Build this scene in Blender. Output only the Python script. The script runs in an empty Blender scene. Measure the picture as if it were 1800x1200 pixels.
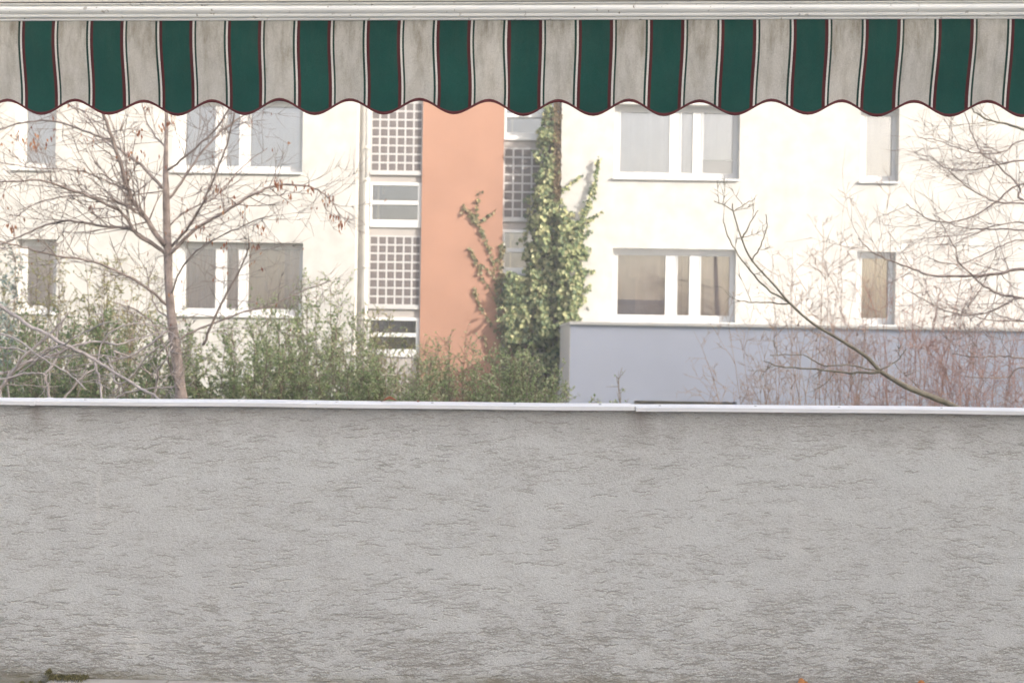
import bpy, math, random
import numpy as np
from mathutils import Vector

S = bpy.context.scene
C = S.collection
RND = random.Random(7)

# ------------------------------------------------------------------ camera
CZ, ROLL, FPX = 1.23, 0.015, 1800.0
SR, CR = math.sin(ROLL), math.cos(ROLL)
cam_d = bpy.data.cameras.new('camera'); cam = bpy.data.objects.new('camera', cam_d); C.objects.link(cam)
from mathutils import Matrix
R_ = Vector((CR, 0, SR)); U_ = Vector((-SR, 0, CR)); B_ = R_.cross(U_)
mw = Matrix((( R_.x, U_.x, B_.x, 0), (R_.y, U_.y, B_.y, 0), (R_.z, U_.z, B_.z, CZ), (0, 0, 0, 1)))
cam.matrix_world = mw
cam_d.sensor_fit = 'HORIZONTAL'; cam_d.sensor_width = 36.0; cam_d.lens = 36.0
cam_d.clip_start = 0.05; cam_d.clip_end = 2000
cam_d.dof.use_dof = True; cam_d.dof.focus_distance = 3.6; cam_d.dof.aperture_fstop = 4.5
S.camera = cam

# ------------------------------------------------------------------ light
SUN_EL, SUN_AZ = math.radians(22), math.radians(58)     # azimuth from straight behind the camera towards the right
sdir = Vector((math.sin(SUN_AZ)*math.cos(SUN_EL), -math.cos(SUN_AZ)*math.cos(SUN_EL), math.sin(SUN_EL)))
w = bpy.data.worlds.new('World'); S.world = w; w.use_nodes = True
nt = w.node_tree; nt.nodes.clear()
sky = nt.nodes.new('ShaderNodeTexSky'); sky.sky_type = 'NISHITA'; sky.sun_disc = False
sky.sun_elevation = SUN_EL; sky.sun_rotation = math.atan2(sdir.x, sdir.y)
sky.dust_density = 6.0; sky.ozone_density = 0.6; sky.air_density = 1.0
bg = nt.nodes.new('ShaderNodeBackground'); bg.inputs[1].default_value = 0.15
ow = nt.nodes.new('ShaderNodeOutputWorld')
nt.links.new(sky.outputs[0], bg.inputs[0]); nt.links.new(bg.outputs[0], ow.inputs[0])
sl = bpy.data.lights.new('sun', 'SUN'); sl.energy = 3.6; sl.angle = math.radians(0.55); sl.color = (1.0, 0.95, 0.88)
so = bpy.data.objects.new('sun', sl); C.objects.link(so)
so.rotation_euler = (-sdir).to_track_quat('-Z', 'Y').to_euler(); so.location = sdir*60
S.view_settings.view_transform = 'Standard'; S.view_settings.look = 'None'
S.view_settings.gamma = 1.0; S.view_settings.use_curve_mapping = False
S.view_settings.exposure = 1.9
GLARE_DENSITY = 0.008

# ------------------------------------------------------------------ helpers
def P(px, py, d):
    u, v = (px-900)/FPX, (600-py)/FPX
    return Vector(((u*CR - v*SR)*d, d, CZ + (u*SR + v*CR)*d))
def X(px, py, d): return P(px, py, d).x
def Z(px, py, d): return P(px, py, d).z

class MB:
    def __init__(s): s.v = []; s.f = []; s.uv = None
    def box(s, x0, x1, y0, y1, z0, z1):
        n = len(s.v)
        s.v += [(x0,y0,z0),(x1,y0,z0),(x1,y1,z0),(x0,y1,z0),(x0,y0,z1),(x1,y0,z1),(x1,y1,z1),(x0,y1,z1)]
        for q in ((0,3,2,1),(4,5,6,7),(0,1,5,4),(1,2,6,5),(2,3,7,6),(3,0,4,7)): s.f.append(tuple(n+i for i in q))
        return s
    def quad(s, *p):
        n = len(s.v); s.v += [tuple(q) for q in p]; s.f.append(tuple(range(n, n+len(p)))); return s
    def tube(s, pts, rad, k=5):
        n0 = len(s.v); m = len(pts)
        pts = [Vector(p) for p in pts]
        for i, p in enumerate(pts):
            t = (pts[min(i+1, m-1)] - pts[max(i-1, 0)])
            if t.length < 1e-9: t = Vector((0,0,1))
            t.normalize()
            a = Vector((0,1,0)) if abs(t.y) < .9 else Vector((1,0,0))
            e1 = t.cross(a).normalized(); e2 = t.cross(e1)
            for j in range(k):
                th = 2*math.pi*j/k
                s.v.append(tuple(p + (e1*math.cos(th) + e2*math.sin(th))*rad[i]))
        for i in range(m-1):
            for j in range(k):
                a = n0+i*k+j; b = n0+i*k+(j+1) % k
                s.f.append((a, b, b+k, a+k))
        s.f.append(tuple(n0+j for j in range(k))[::-1]); s.f.append(tuple(n0+(m-1)*k+j for j in range(k)))
        return s
    def leaf(s, p, d, n, L, W, fold=.25):
        d = d.normalized(); sd = d.cross(n)
        if sd.length < 1e-6: sd = d.orthogonal()
        sd.normalize(); nn = sd.cross(d)
        a = p; b = p + d*L*.45 + sd*W*.5 + nn*W*fold*.5; c = p + d*L; e = p + d*L*.45 - sd*W*.5 + nn*W*fold*.5
        n0 = len(s.v); s.v += [tuple(a), tuple(b), tuple(c), tuple(e)]
        s.f += [(n0, n0+1, n0+2), (n0, n0+2, n0+3)]
    def prism(s, prof, x0, x1, z_at=None, y_at=None):
        """profile of (y,z) points swept along x; z_at / y_at add a slope"""
        n = len(s.v); k = len(prof)
        for x in (x0, x1):
            dz = z_at(x) if z_at else 0; dy = y_at(x) if y_at else 0
            s.v += [(x, y+dy, z+dz) for y, z in prof]
        for i in range(k):
            j = (i+1) % k; s.f.append((n+i, n+i+k, n+j+k, n+j))
        s.f.append(tuple(n+i for i in range(k))); s.f.append(tuple(n+k+i for i in range(k))[::-1])
        return s
    def build(s, name, mat, parent=None, smooth=False, bevel=0):
        me = bpy.data.meshes.new(name)
        off = ORG.get(parent.name, Vector((0,0,0))) if parent else Vector((0,0,0))
        vv = np.array(s.v, dtype=float) - np.array(off)
        me.from_pydata(vv.tolist(), [], s.f); me.update()
        me.materials.append(mat)
        if smooth: me.polygons.foreach_set('use_smooth', [True]*len(me.polygons))
        o = bpy.data.objects.new(name, me); C.objects.link(o)
        if parent: o.parent = parent; ORG[o.name] = off
        if bevel:
            b = o.modifiers.new('bevel', 'BEVEL'); b.width = bevel; b.segments = 2; b.limit_method = 'ANGLE'
        return o
ORG = {}
def tag(o, label=None, cat=None, group=None, kind=None):
    if label: o['label'] = label
    if cat: o['category'] = cat
    if group: o['group'] = group
    if kind: o['kind'] = kind
    return o
def thing(name, loc, label, cat, group=None):
    o = bpy.data.objects.new(name, None); C.objects.link(o); o.location = loc; o.empty_display_size = .1
    ORG[o.name] = Vector(loc); return tag(o, label, cat, group)

# ------------------------------------------------------------------ materials
def nodes(m):
    m.use_nodes = True; t = m.node_tree
    return t, t.nodes['Principled BSDF'], t.nodes['Material Output']
def N(t, kind, **kw):
    n = t.nodes.new(kind)
    for k, v in kw.items():
        if k.startswith('i_'): n.inputs[k[2:].replace('_', ' ')].default_value = v
        else: setattr(n, k, v)
    return n
def ramp(t, src, stops, interp='LINEAR'):
    r = t.nodes.new('ShaderNodeValToRGB'); r.color_ramp.interpolation = interp
    e = r.color_ramp.elements
    while len(e) > 1: e.remove(e[-1])
    e[0].position = stops[0][0]; e[0].color = (*stops[0][1], 1)
    for p, c in stops[1:]:
        q = e.new(p); q.color = (*c, 1)
    t.links.new(src, r.inputs[0]); return r
def math_(t, op, a, b=None, c=None, clamp=False):
    n = t.nodes.new('ShaderNodeMath'); n.operation = op; n.use_clamp = clamp
    for i, x in enumerate((a, b, c)):
        if x is None: continue
        if isinstance(x, (int, float)): n.inputs[i].default_value = x
        else: t.links.new(x, n.inputs[i])
    return n.outputs[0]
def mixc(t, fac, a, b, mode='MIX'):
    n = t.nodes.new('ShaderNodeMix'); n.data_type = 'RGBA'; n.blend_type = mode
    for s, x in ((n.inputs[0], fac), (n.inputs[6], a), (n.inputs[7], b)):
        if isinstance(x, (int, float)): s.default_value = x
        elif isinstance(x, tuple): s.default_value = (*x, 1)
        else: t.links.new(x, s)
    return n.outputs[2]
def G(v): return (v, v, v)

def plain(name, col, rough=.7, var=.08, scale=6, bump=0, bscale=80, metal=0, spec=.3):
    m = bpy.data.materials.new(name); t, b, o = nodes(m)
    tc = N(t, 'ShaderNodeTexCoord')
    ns = N(t, 'ShaderNodeTexNoise', i_Scale=scale, i_Detail=5.0); t.links.new(tc.outputs['Object'], ns.inputs['Vector'])
    lo = tuple(c*(1-var*1.6) for c in col); hi = tuple(min(1, c*(1+var)) for c in col)
    r = ramp(t, ns.outputs[0], [(.3, lo), (.7, hi)])
    t.links.new(r.outputs[0], b.inputs['Base Color'])
    b.inputs['Roughness'].default_value = rough; b.inputs['Metallic'].default_value = metal
    b.inputs['Specular IOR Level'].default_value = spec
    if bump:
        n2 = N(t, 'ShaderNodeTexNoise', i_Scale=bscale, i_Detail=4.0); t.links.new(tc.outputs['Object'], n2.inputs['Vector'])
        bp = N(t, 'ShaderNodeBump', i_Strength=bump, i_Distance=.01); t.links.new(n2.outputs[0], bp.inputs['Height'])
        t.links.new(bp.outputs[0], b.inputs['Normal'])
    return m
def leafmat(name, stops, trans=.35, rough=.5):
    m = bpy.data.materials.new(name); t, b, o = nodes(m)
    g = N(t, 'ShaderNodeNewGeometry')
    r = ramp(t, g.outputs['Random Per Island'], stops)
    t.links.new(r.outputs[0], b.inputs['Base Color']); b.inputs['Roughness'].default_value = rough
    b.inputs['Specular IOR Level'].default_value = .4
    tr = N(t, 'ShaderNodeBsdfTranslucent'); t.links.new(r.outputs[0], tr.inputs[0])
    mx = N(t, 'ShaderNodeMixShader'); mx.inputs[0].default_value = trans
    t.links.new(b.outputs[0], mx.inputs[1]); t.links.new(tr.outputs[0], mx.inputs[2]); t.links.new(mx.outputs[0], o.inputs[0])
    return m
def glassmat(name, refl=.12):
    m = bpy.data.materials.new(name); t, b, o = nodes(m); t.nodes.remove(b)
    fr = N(t, 'ShaderNodeFresnel', i_IOR=1.5)
    f = math_(t, 'ADD', fr.outputs[0], refl, clamp=True)
    tr = N(t, 'ShaderNodeBsdfTransparent'); tr.inputs[0].default_value = (.97, .97, .97, 1)
    gl = N(t, 'ShaderNodeBsdfGlossy'); gl.inputs['Roughness'].default_value = .015
    mx = N(t, 'ShaderNodeMixShader'); t.links.new(f, mx.inputs[0])
    t.links.new(tr.outputs[0], mx.inputs[1]); t.links.new(gl.outputs[0], mx.inputs[2]); t.links.new(mx.outputs[0], o.inputs[0])
    return m

M = {}
M['wing'] = plain('warm_white_render', (.475, .466, .442), .9, .09, 3.0, .6, 45)
M['orange'] = plain('orange_render', (.35, .192, .132), .9, .05, 1.0, .25, 60)
M['spandrel'] = plain('pale_grey_panel', (.36, .335, .315), .6, .04, 3)
M['frame'] = plain('white_window_paint', (.62, .62, .615), .4, .02, 4)
M['grid'] = plain('pale_grey_mullion_paint', (.45, .445, .44), .5, .03, 4)
M['sill'] = plain('white_sill_metal', (.58, .58, .575), .4, .03, 4)
M['pipe'] = plain('grey_pipe_paint', (.50, .49, .46), .5, .06, 4)
M['annex'] = plain('grey_white_annex_paint', (.465, .51, .625), .85, .04, .9, .15, 50)
M['annex_side'] = M['annex']
M['metal'] = plain('grey_metal', (.45, .45, .46), .4, .06, 6, metal=.4)
M['glass'] = glassmat('window_glass', .17)
def dusty(name):
    m = glassmat(name, .02); t = m.node_tree; o = t.nodes['Material Output']; src = o.inputs[0].links[0].from_socket
    d = N(t, 'ShaderNodeBsdfDiffuse'); tc = N(t, 'ShaderNodeTexCoord'); n = N(t, 'ShaderNodeTexNoise', i_Scale=.8); t.links.new(tc.outputs['Object'], n.inputs['Vector'])
    t.links.new(ramp(t, n.outputs[0], [(.3, (.12, .105, .105)), (.7, (.19, .17, .165))]).outputs[0], d.inputs[0])
    mx = N(t, 'ShaderNodeMixShader'); mx.inputs[0].default_value = .82
    t.links.new(src, mx.inputs[1]); t.links.new(d.outputs[0], mx.inputs[2]); t.links.new(mx.outputs[0], o.inputs[0]); return m
M['glass_dull'] = dusty('dusty_small_pane_glass')
M['curtain_white'] = plain('white_curtain', (.88, .88, .90), .9, .04, 3)
M['curtain_taupe'] = plain('taupe_curtain', (.62, .52, .49), .9, .10, 2.5)
M['curtain_beige'] = plain('beige_curtain', (.62, .53, .41), .9, .05, 3)
M['curtain_grey'] = plain('grey_curtain', (.50, .44, .44), .9, .06, 3)
M['room'] = plain('dim_room_paint', (.36, .29, .26), .9, .1, 2)
M['stairs'] = plain('stairwell_paint', (.42, .36, .34), .9, .12, 1.5)
M['bark'] = plain('brown_bark', (.33, .275, .255), .9, .25, 14, .5, 60)
M['bark_grey'] = plain('lavender_grey_bark', (.46, .41, .395), .9, .18, 12, .4, 60)
M['bark_green'] = plain('greenish_bark', (.25, .225, .175), .9, .25, 14, .4, 60)
M['bark_pale'] = plain('pale_brown_bark', (.38, .30, .265), .9, .25, 14, .4, 60)
M['bark_dark'] = plain('dark_brown_bark', (.15, .095, .07), .9, .25, 14, .4, 60)
M['twig_red'] = plain('reddish_twig_bark', (.52, .335, .28), .85, .18, 9)
M['twig_tan'] = plain('tan_twig_bark', (.46, .33, .26), .85, .18, 9)
M['stem'] = plain('shrub_stem_bark', (.28, .22, .165), .9, .2, 9)
M['dry'] = leafmat('dry_seed_leaves', [(0, (.22, .07, .035)), (.6, (.34, .13, .06)), (1, (.5, .26, .12))], .3)
M['dry_orange'] = leafmat('dry_orange_leaves', [(0, (.5, .18, .05)), (1, (.65, .30, .10))], .3)
M['leaf'] = leafmat('shrub_leaves', [(0, (.17, .25, .10)), (.45, (.34, .44, .20)), (.8, (.50, .56, .31)), (1, (.68, .68, .48))], .58)
M['leaf_dark'] = leafmat('dark_shrub_leaves', [(0, (.13, .21, .085)), (.6, (.26, .36, .155)), (1, (.44, .50, .27))], .55)
M['leaf_yellow'] = leafmat('yellowish_shrub_leaves', [(0, (.24, .27, .11)), (.6, (.42, .41, .20)), (1, (.58, .53, .28))], .45)
M['leaf_blue'] = leafmat('blue_green_needles', [(0, (.20, .28, .25)), (1, (.36, .44, .41))], .3)
M['ivy'] = leafmat('ivy_leaves', [(0, (.06, .10, .045)), (.35, (.15, .20, .09)), (.7, (.33, .36, .17)), (1, (.58, .54, .30))])
M['ivy_red'] = leafmat('reddish_ivy_leaves', [(0, (.10, .11, .05)), (.5, (.21, .21, .10)), (1, (.36, .26, .15))])
M['ivy_dead'] = leafmat('dead_ivy', [(0, (.09, .06, .03)), (1, (.2, .14, .07))], .1)
M['moss'] = leafmat('moss_tufts', [(0, (.12, .12, .05)), (1, (.24, .22, .11))], .2)
M['soil'] = plain('garden_soil_and_grass', (.10, .11, .05), .95, .35, .6, .4, 20)
M['slab'] = plain('grey_paving_slab', (.46, .45, .43), .85, .12, 7, .3, 120)
M['concrete'] = plain('speckled_concrete', (.42, .40, .37), .9, .12, 30, .4, 150)
M['house'] = plain('pale_house_render', (.70, .68, .64), .9, .05, 2)
M['brown_paint'] = plain('brown_window_paint', (.62, .56, .51), .6)
M['red'] = plain('red_plastic', (.5, .07, .04), .5)

# awning fabric ------------------------------------------------------
def fabric():
    m = bpy.data.materials.new('striped_awning_cloth'); t, b, o = nodes(m)
    uv = N(t, 'ShaderNodeUVMap'); sp = N(t, 'ShaderNodeSeparateXYZ'); t.links.new(uv.outputs[0], sp.inputs[0])
    fr = math_(t, 'FRACT', sp.outputs[0])
    green, beige, white, maroon, dk = (.013, .083, .067), (.63, .605, .555), (.78, .77, .72), (.10, .022, .025), (.010, .05, .04)
    # a period starts at the middle of a green stripe
    st = [(0, green), (.198, maroon), (.243, white), (.270, dk), (.300, beige), (.700, dk), (.731, white), (.760, maroon), (.802, green)]
    r = ramp(t, fr, st, 'CONSTANT')
    tc = N(t, 'ShaderNodeTexCoord')
    # mildew and dust: blotches near the top, stretched downwards
    mp = N(t, 'ShaderNodeMapping'); mp.inputs['Scale'].default_value = (26, 1, 7); t.links.new(tc.outputs['Object'], mp.inputs[0])
    n1 = N(t, 'ShaderNodeTexNoise', i_Scale=1.0, i_Detail=6.0, i_Roughness=.65); t.links.new(mp.outputs[0], n1.inputs['Vector'])
    top = math_(t, 'MULTIPLY_ADD', sp.outputs[1], .8, .22, clamp=True)
    dirt = math_(t, 'MULTIPLY', ramp(t, n1.outputs[0], [(.43, G(0)), (.70, G(1))]).outputs[0], top)
    isb = math_(t, 'MULTIPLY', math_(t, 'GREATER_THAN', fr, .29), math_(t, 'LESS_THAN', fr, .71))
    dirt = math_(t, 'MULTIPLY', dirt, math_(t, 'MULTIPLY_ADD', isb, .9, .06))
    c = mixc(t, dirt, r.outputs[0], (.27, .235, .17))
    # woven speckle
    n2 = N(t, 'ShaderNodeTexNoise', i_Scale=420.0, i_Detail=3.0); t.links.new(tc.outputs['Object'], n2.inputs['Vector'])
    c = mixc(t, .65, c, ramp(t, n2.outputs[0], [(.25, G(.5)), (.7, G(1.0))]).outputs[0], 'MULTIPLY')
    n3 = N(t, 'ShaderNodeTexNoise', i_Scale=9.0, i_Detail=4.0); t.links.new(tc.outputs['Object'], n3.inputs['Vector'])
    c = mixc(t, .6, c, ramp(t, n3.outputs[0], [(.3, G(.72)), (.7, G(1.0))]).outputs[0], 'MULTIPLY')
    t.links.new(c, b.inputs['Base Color']); b.inputs['Roughness'].default_value = .9; b.inputs['Specular IOR Level'].default_value = .15
    bp = N(t, 'ShaderNodeBump', i_Strength=.25, i_Distance=.002); t.links.new(n2.outputs[0], bp.inputs['Height']); t.links.new(bp.outputs[0], b.inputs['Normal'])
    tr = N(t, 'ShaderNodeBsdfTranslucent'); t.links.new(c, tr.inputs[0])
    mx = N(t, 'ShaderNodeMixShader'); mx.inputs[0].default_value = .28
    t.links.new(b.outputs[0], mx.inputs[1]); t.links.new(tr.outputs[0], mx.inputs[2]); t.links.new(mx.outputs[0], o.inputs[0])
    return m
M['fabric'] = fabric()
M['hem'] = plain('maroon_hem_tape', (.105, .022, .026), .85, .15, 60)
def spotted(name, col, spot, thr=.70, sc=55):
    m = plain(name, col, .45, .04, 3, spec=.4); t = m.node_tree; b = t.nodes['Principled BSDF']
    src = b.inputs['Base Color'].links[0].from_socket
    tc = N(t, 'ShaderNodeTexCoord'); n = N(t, 'ShaderNodeTexNoise', i_Scale=sc, i_Detail=3.0)
    t.links.new(tc.outputs['Object'], n.inputs['Vector'])
    n2 = N(t, 'ShaderNodeTexNoise', i_Scale=5.0, i_Detail=3.0); t.links.new(tc.outputs['Object'], n2.inputs['Vector'])
    f = math_(t, 'MULTIPLY', ramp(t, n.outputs[0], [(thr-.02, G(0)), (thr+.03, G(1))]).outputs[0], ramp(t, n2.outputs[0], [(.35, G(.2)), (.65, G(1))]).outputs[0])
    t.links.new(mixc(t, f, src, spot), b.inputs['Base Color']); return m
M['bar'] = spotted('grimy_white_aluminium', (.76, .76, .735), (.24, .21, .17), .68)
M['coping'] = spotted('white_coping_metal', (.74, .745, .76), (.40, .37, .33), .74, 40)
M['soffit'] = spotted('speckled_soffit_paint', (.62, .58, .54), (.16, .14, .12), .66, 90)

# scratched plaster of the parapet -------------------------------------
XJ0, XJ1 = X(65, 715, 3.67), X(1115, 728, 3.67)
def stucco():
    m = bpy.data.materials.new('scratched_grey_plaster'); t, b, o = nodes(m)
    tc = N(t, 'ShaderNodeTexCoord'); ob = tc.outputs['Object']
    sp = N(t, 'ShaderNodeSeparateXYZ'); t.links.new(ob, sp.inputs[0]); x, z = sp.outputs[0], sp.outputs[2]
    def nz(sx, sz, off, detail=3.0, rough=.55, dist=0.0):
        mp = N(t, 'ShaderNodeMapping'); mp.inputs['Scale'].default_value = (sx, 1, sz); mp.inputs['Location'].default_value = (off, off*.37, off*1.7)
        t.links.new(ob, mp.inputs[0])
        n = N(t, 'ShaderNodeTexNoise', i_Scale=1.0, i_Detail=detail, i_Roughness=rough, i_Distortion=dist); t.links.new(mp.outputs[0], n.inputs['Vector'])
        return n.outputs[0]
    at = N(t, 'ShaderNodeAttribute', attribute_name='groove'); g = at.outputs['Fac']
    crumb = ramp(t, nz(170, 260, 2.2, 3.0, .65), [(.36, G(0)), (.64, G(1))]).outputs[0]
    trowel = nz(10, 26, 7.7, 4.0, .6)
    # colour
    base = ramp(t, nz(1.6, 2.2, 1.0, 5.0, .6), [(.3, (.615, .622, .61)), (.7, (.665, .678, .668))]).outputs[0]
    base = mixc(t, .5, base, ramp(t, trowel, [(.3, G(.86)), (.7, G(1.0))]).outputs[0], 'MULTIPLY')
    base = mixc(t, .75, base, ramp(t, nz(150, 260, 2.4, 3.0, .7), [(.28, G(.58)), (.5, G(.96)), (.75, G(1.08))]).outputs[0], 'MULTIPLY')
    base = mixc(t, .6, base, ramp(t, nz(330, 420, 0.4, 2.0), [(.3, G(.68)), (.7, G(1.0))]).outputs[0], 'MULTIPLY')
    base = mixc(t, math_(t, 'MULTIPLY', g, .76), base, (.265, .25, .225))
    # dirt that washed down from under the coping, heavier at its two joints
    def near(c, wd): return math_(t, 'SUBTRACT', 1.0, math_(t, 'DIVIDE', math_(t, 'ABSOLUTE', math_(t, 'SUBTRACT', x, c)), wd, clamp=True), clamp=True)
    edge = ramp(t, math_(t, 'ADD', z, math_(t, 'MULTIPLY_ADD', nz(9, 3, 6.0, 4.0), .16, -.08)), [(.86, G(0)), (.965, G(1))]).outputs[0]
    drip = ramp(t, math_(t, 'ADD', z, math_(t, 'MULTIPLY_ADD', nz(20, 3, 8.0), .1, -.05)), [(.83, G(0)), (.965, G(1))]).outputs[0]
    jn = math_(t, 'MAXIMUM', near(XJ0, .07), near(XJ1+.02, .10))
    dirt = math_(t, 'MAXIMUM', math_(t, 'MULTIPLY', edge, .42), math_(t, 'MULTIPLY', math_(t, 'MULTIPLY', drip, jn), .85), clamp=True)
    base = mixc(t, dirt, base, (.215, .195, .175))
    # pale lime runs and scuffs
    xs = math_(t, 'ADD', x, math_(t, 'MULTIPLY_ADD', nz(2, 14, 4.0), .03, -.015))
    def near2(c, wd): return math_(t, 'SUBTRACT', 1.0, math_(t, 'DIVIDE', math_(t, 'ABSOLUTE', math_(t, 'SUBTRACT', xs, c)), wd, clamp=True), clamp=True)
    def band(lo, hi):
        return math_(t, 'MULTIPLY', math_(t, 'MULTIPLY_ADD', z, 18.0, -18.0*lo, clamp=True), math_(t, 'MULTIPLY_ADD', z, -18.0, 18.0*hi, clamp=True))
    r1 = math_(t, 'MULTIPLY', near2(X(173, 880, 3.67), .012), band(.52, .78))
    r2 = math_(t, 'MULTIPLY', near2(X(1402, 900, 3.67), .035), band(.45, .72))
    sc = math_(t, 'MULTIPLY', near(X(230, 1130, 3.67), .17), band(.07, .19))
    sc = math_(t, 'MULTIPLY', sc, ramp(t, nz(12, 30, 3.3, 4.0), [(.42, G(0)), (.6, G(1))]).outputs[0])
    lime = math_(t, 'MAXIMUM', math_(t, 'MAXIMUM', math_(t, 'MULTIPLY', r1, .35), math_(t, 'MULTIPLY', r2, .22)), math_(t, 'MULTIPLY', sc, .6))
    base = mixc(t, lime, base, (.66, .65, .62))
    # green-brown algae along the foot of the wall
    foot = ramp(t, math_(t, 'ADD', z, math_(t, 'MULTIPLY_ADD', nz(5, 9, 12.0, 5.0, .65), .16, -.05)), [(.0, G(1)), (.065, G(0))]).outputs[0]
    base = mixc(t, math_(t, 'MULTIPLY', foot, .75), base, (.17, .15, .085))
    t.links.new(base, b.inputs['Base Color']); b.inputs['Roughness'].default_value = .95; b.inputs['Specular IOR Level'].default_value = .15
    h = math_(t, 'ADD', math_(t, 'MULTIPLY', crumb, .16), math_(t, 'MULTIPLY', trowel, .25))
    bp = N(t, 'ShaderNodeBump', i_Strength=1.0, i_Distance=.006); t.links.new(h, bp.inputs['Height']); t.links.new(bp.outputs[0], b.inputs['Normal'])
    return m
M['stucco'] = stucco()

# ------------------------------------------------------------------ setting: ground and terrace
GZ = -1.0
tag(MB().quad((-400,-400,GZ),(400,-400,GZ),(400,400,GZ),(-400,400,GZ)).build('ground', M['soil']), kind='structure')
tag(MB().box(-4.2, 4.2, -4.58, 3.9, GZ-.3, -.05).build('terrace_floor', M['concrete']), kind='structure')

# paving slabs laid against the wall, first one starts near the left of the picture
XS = X(92, 1193, 3.67); k = 0
pav = bpy.data.objects['terrace_floor']
slab_me = None
for row in range(3):
    for i in range(-6, 8):
        x0 = XS + i*.42; y1 = 3.668 - row*.42 - (.03 if i < 0 and row == 0 else 0)
        if i == -1 and row == 0: continue                      # the missing slab by the mossy corner
        if slab_me is None:
            o = MB().box(0, .415, -.415, 0, -.05, 0).build('paving_slab', M['slab'], pav, bevel=.003); slab_me = o.data
        else:
            o = bpy.data.objects.new('paving_slab', slab_me); C.objects.link(o); o.parent = pav
        o.location = (x0, y1, RND.uniform(-.002, .002))

# ------------------------------------------------------------------ parapet with its coping
YW, YB = 3.67, 3.775
par = thing('parapet', (0, 3.7, 0), 'grey scratched plaster balcony parapet capped with white metal coping', 'parapet')
zt = lambda x: CZ - .229 + .006*x                               # height of the coping's front upper edge
def scratched_face(x0, x1, seed):
    g = np.random.default_rng(seed); st = .0024
    nx, nz = int((x1-x0)/st), int(1.02/st)
    D = np.zeros((nz, nx), np.float32)
    def smooth(n0, n1):                                          # cheap value noise, 0..1
        a = g.random((n0+2, n1+2)); yy = np.linspace(0, n0, nz); xx = np.linspace(0, n1, nx)
        iy, ix = yy.astype(int), xx.astype(int); fy, fx = (yy-iy)[:, None], (xx-ix)[None]
        fy, fx = fy*fy*(3-2*fy), fx*fx*(3-2*fx)
        return (a[iy][:, ix]*(1-fy)*(1-fx) + a[iy+1][:, ix]*fy*(1-fx) + a[iy][:, ix+1]*(1-fy)*fx + a[iy+1][:, ix+1]*fy*fx)
    dens = .35*smooth(9, 18) + .65*smooth(34, 60)
    slope_f = smooth(4, 9)-.5
    K = 250000
    zc, xc = g.random(K)*nz, g.random(K)*nx; zm = zc*st
    iz, ix = zc.astype(int), xc.astype(int); dn = dens[iz, ix]
    p_ = .38 + 1.25*(dn-.5) + .18*np.clip(1-zm/.34, 0, 1) + .12*np.clip((zm-.78)/.1, 0, 1)
    keep = g.random(K) < np.clip(p_, .05, 1)**1.3
    zc, xc, zm, iz, ix = zc[keep], xc[keep], zm[keep], iz[keep], ix[keep]; K = len(zc)
    lowf = np.clip(1-zm/.38, 0, 1)
    big = g.random(K) < .02 + .07*lowf
    L = np.where(big, g.uniform(8, 30, K), 1.5 + g.exponential(3.2, K)*(1+.5*lowf)).astype(int)
    dep = np.where(big, g.uniform(.0012, .0028, K), g.uniform(.0003, .0015, K))*(.92+.55*lowf)
    slp = slope_f[iz, ix]*.16 + g.normal(0, .05, K); wd = np.where(big, g.uniform(.35, .7, K), g.uniform(.2, .5, K))
    zz, xi = zc.copy(), xc.astype(int)
    for i_ in range(30):
        al = (L > i_) & (xi+i_ < nx)
        if not al.any(): break
        n_ = int(al.sum())
        zz[al] += slp[al] + g.normal(0, .22, n_) + np.where(g.random(n_) < .18, g.choice([-1.0, 1.0], n_), 0)
        z_, x_, w_ = zz[al], xi[al]+i_, wd[al]; ta = np.minimum(1, np.minimum((i_+1)/2.5, (L[al]-i_)/2.5))*dep[al]
        for o_ in (-2, -1, 0, 1, 2):
            r_ = z_.astype(int)+o_; ok = (r_ >= 0) & (r_ < nz)
            q = ta*np.clip(1-(np.abs(r_-z_)/(w_+.35))**2, 0, 1)
            np.maximum.at(D, (r_[ok], x_[ok]), q[ok])
        r_ = (z_-w_-1.2).astype(int); ok = (r_ >= 0) & (r_ < nz)
        ok[ok] &= D[r_[ok], x_[ok]] <= 0
        D[r_[ok], x_[ok]] = -ta[ok]*.35
    rel = D - .0007*smooth(130, 330) - .0011*(g.random((nz, nx))) - .0016*smooth(22, 36)
    X_ = x0 + np.arange(nx)*(x1-x0)/(nx-1); tt = np.linspace(0, 1, nz)
    XX, TT = np.meshgrid(X_, tt); top = CZ - .229 + .006*XX - .0135
    ZZ = TT*top; YY = YW + rel + .0016
    V = np.stack([XX, YY, ZZ], -1).reshape(-1, 3)
    idx = np.arange(nx*nz).reshape(nz, nx)
    F = np.stack([idx[:-1, :-1], idx[:-1, 1:], idx[1:, 1:], idx[1:, :-1]], -1).reshape(-1, 4)
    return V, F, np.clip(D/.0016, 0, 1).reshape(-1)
V, F, GA = scratched_face(-2.05, 2.05, 5)
V = V - np.array(ORG[par.name])
me = bpy.data.meshes.new('wall'); me.vertices.add(len(V)); me.vertices.foreach_set('co', V.astype(np.float32).ravel())
me.loops.add(F.size); me.loops.foreach_set('vertex_index', F.astype(np.int32).ravel())
me.polygons.add(len(F)); me.polygons.foreach_set('loop_start', np.arange(0, F.size, 4, dtype=np.int32)); me.polygons.foreach_set('loop_total', np.full(len(F), 4, np.int32))
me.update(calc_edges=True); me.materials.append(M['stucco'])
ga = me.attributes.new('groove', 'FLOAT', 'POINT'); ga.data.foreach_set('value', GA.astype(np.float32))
pw = bpy.data.objects.new('plaster_face', me); C.objects.link(pw); pw.parent = par; ORG[pw.name] = ORG[par.name]
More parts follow.
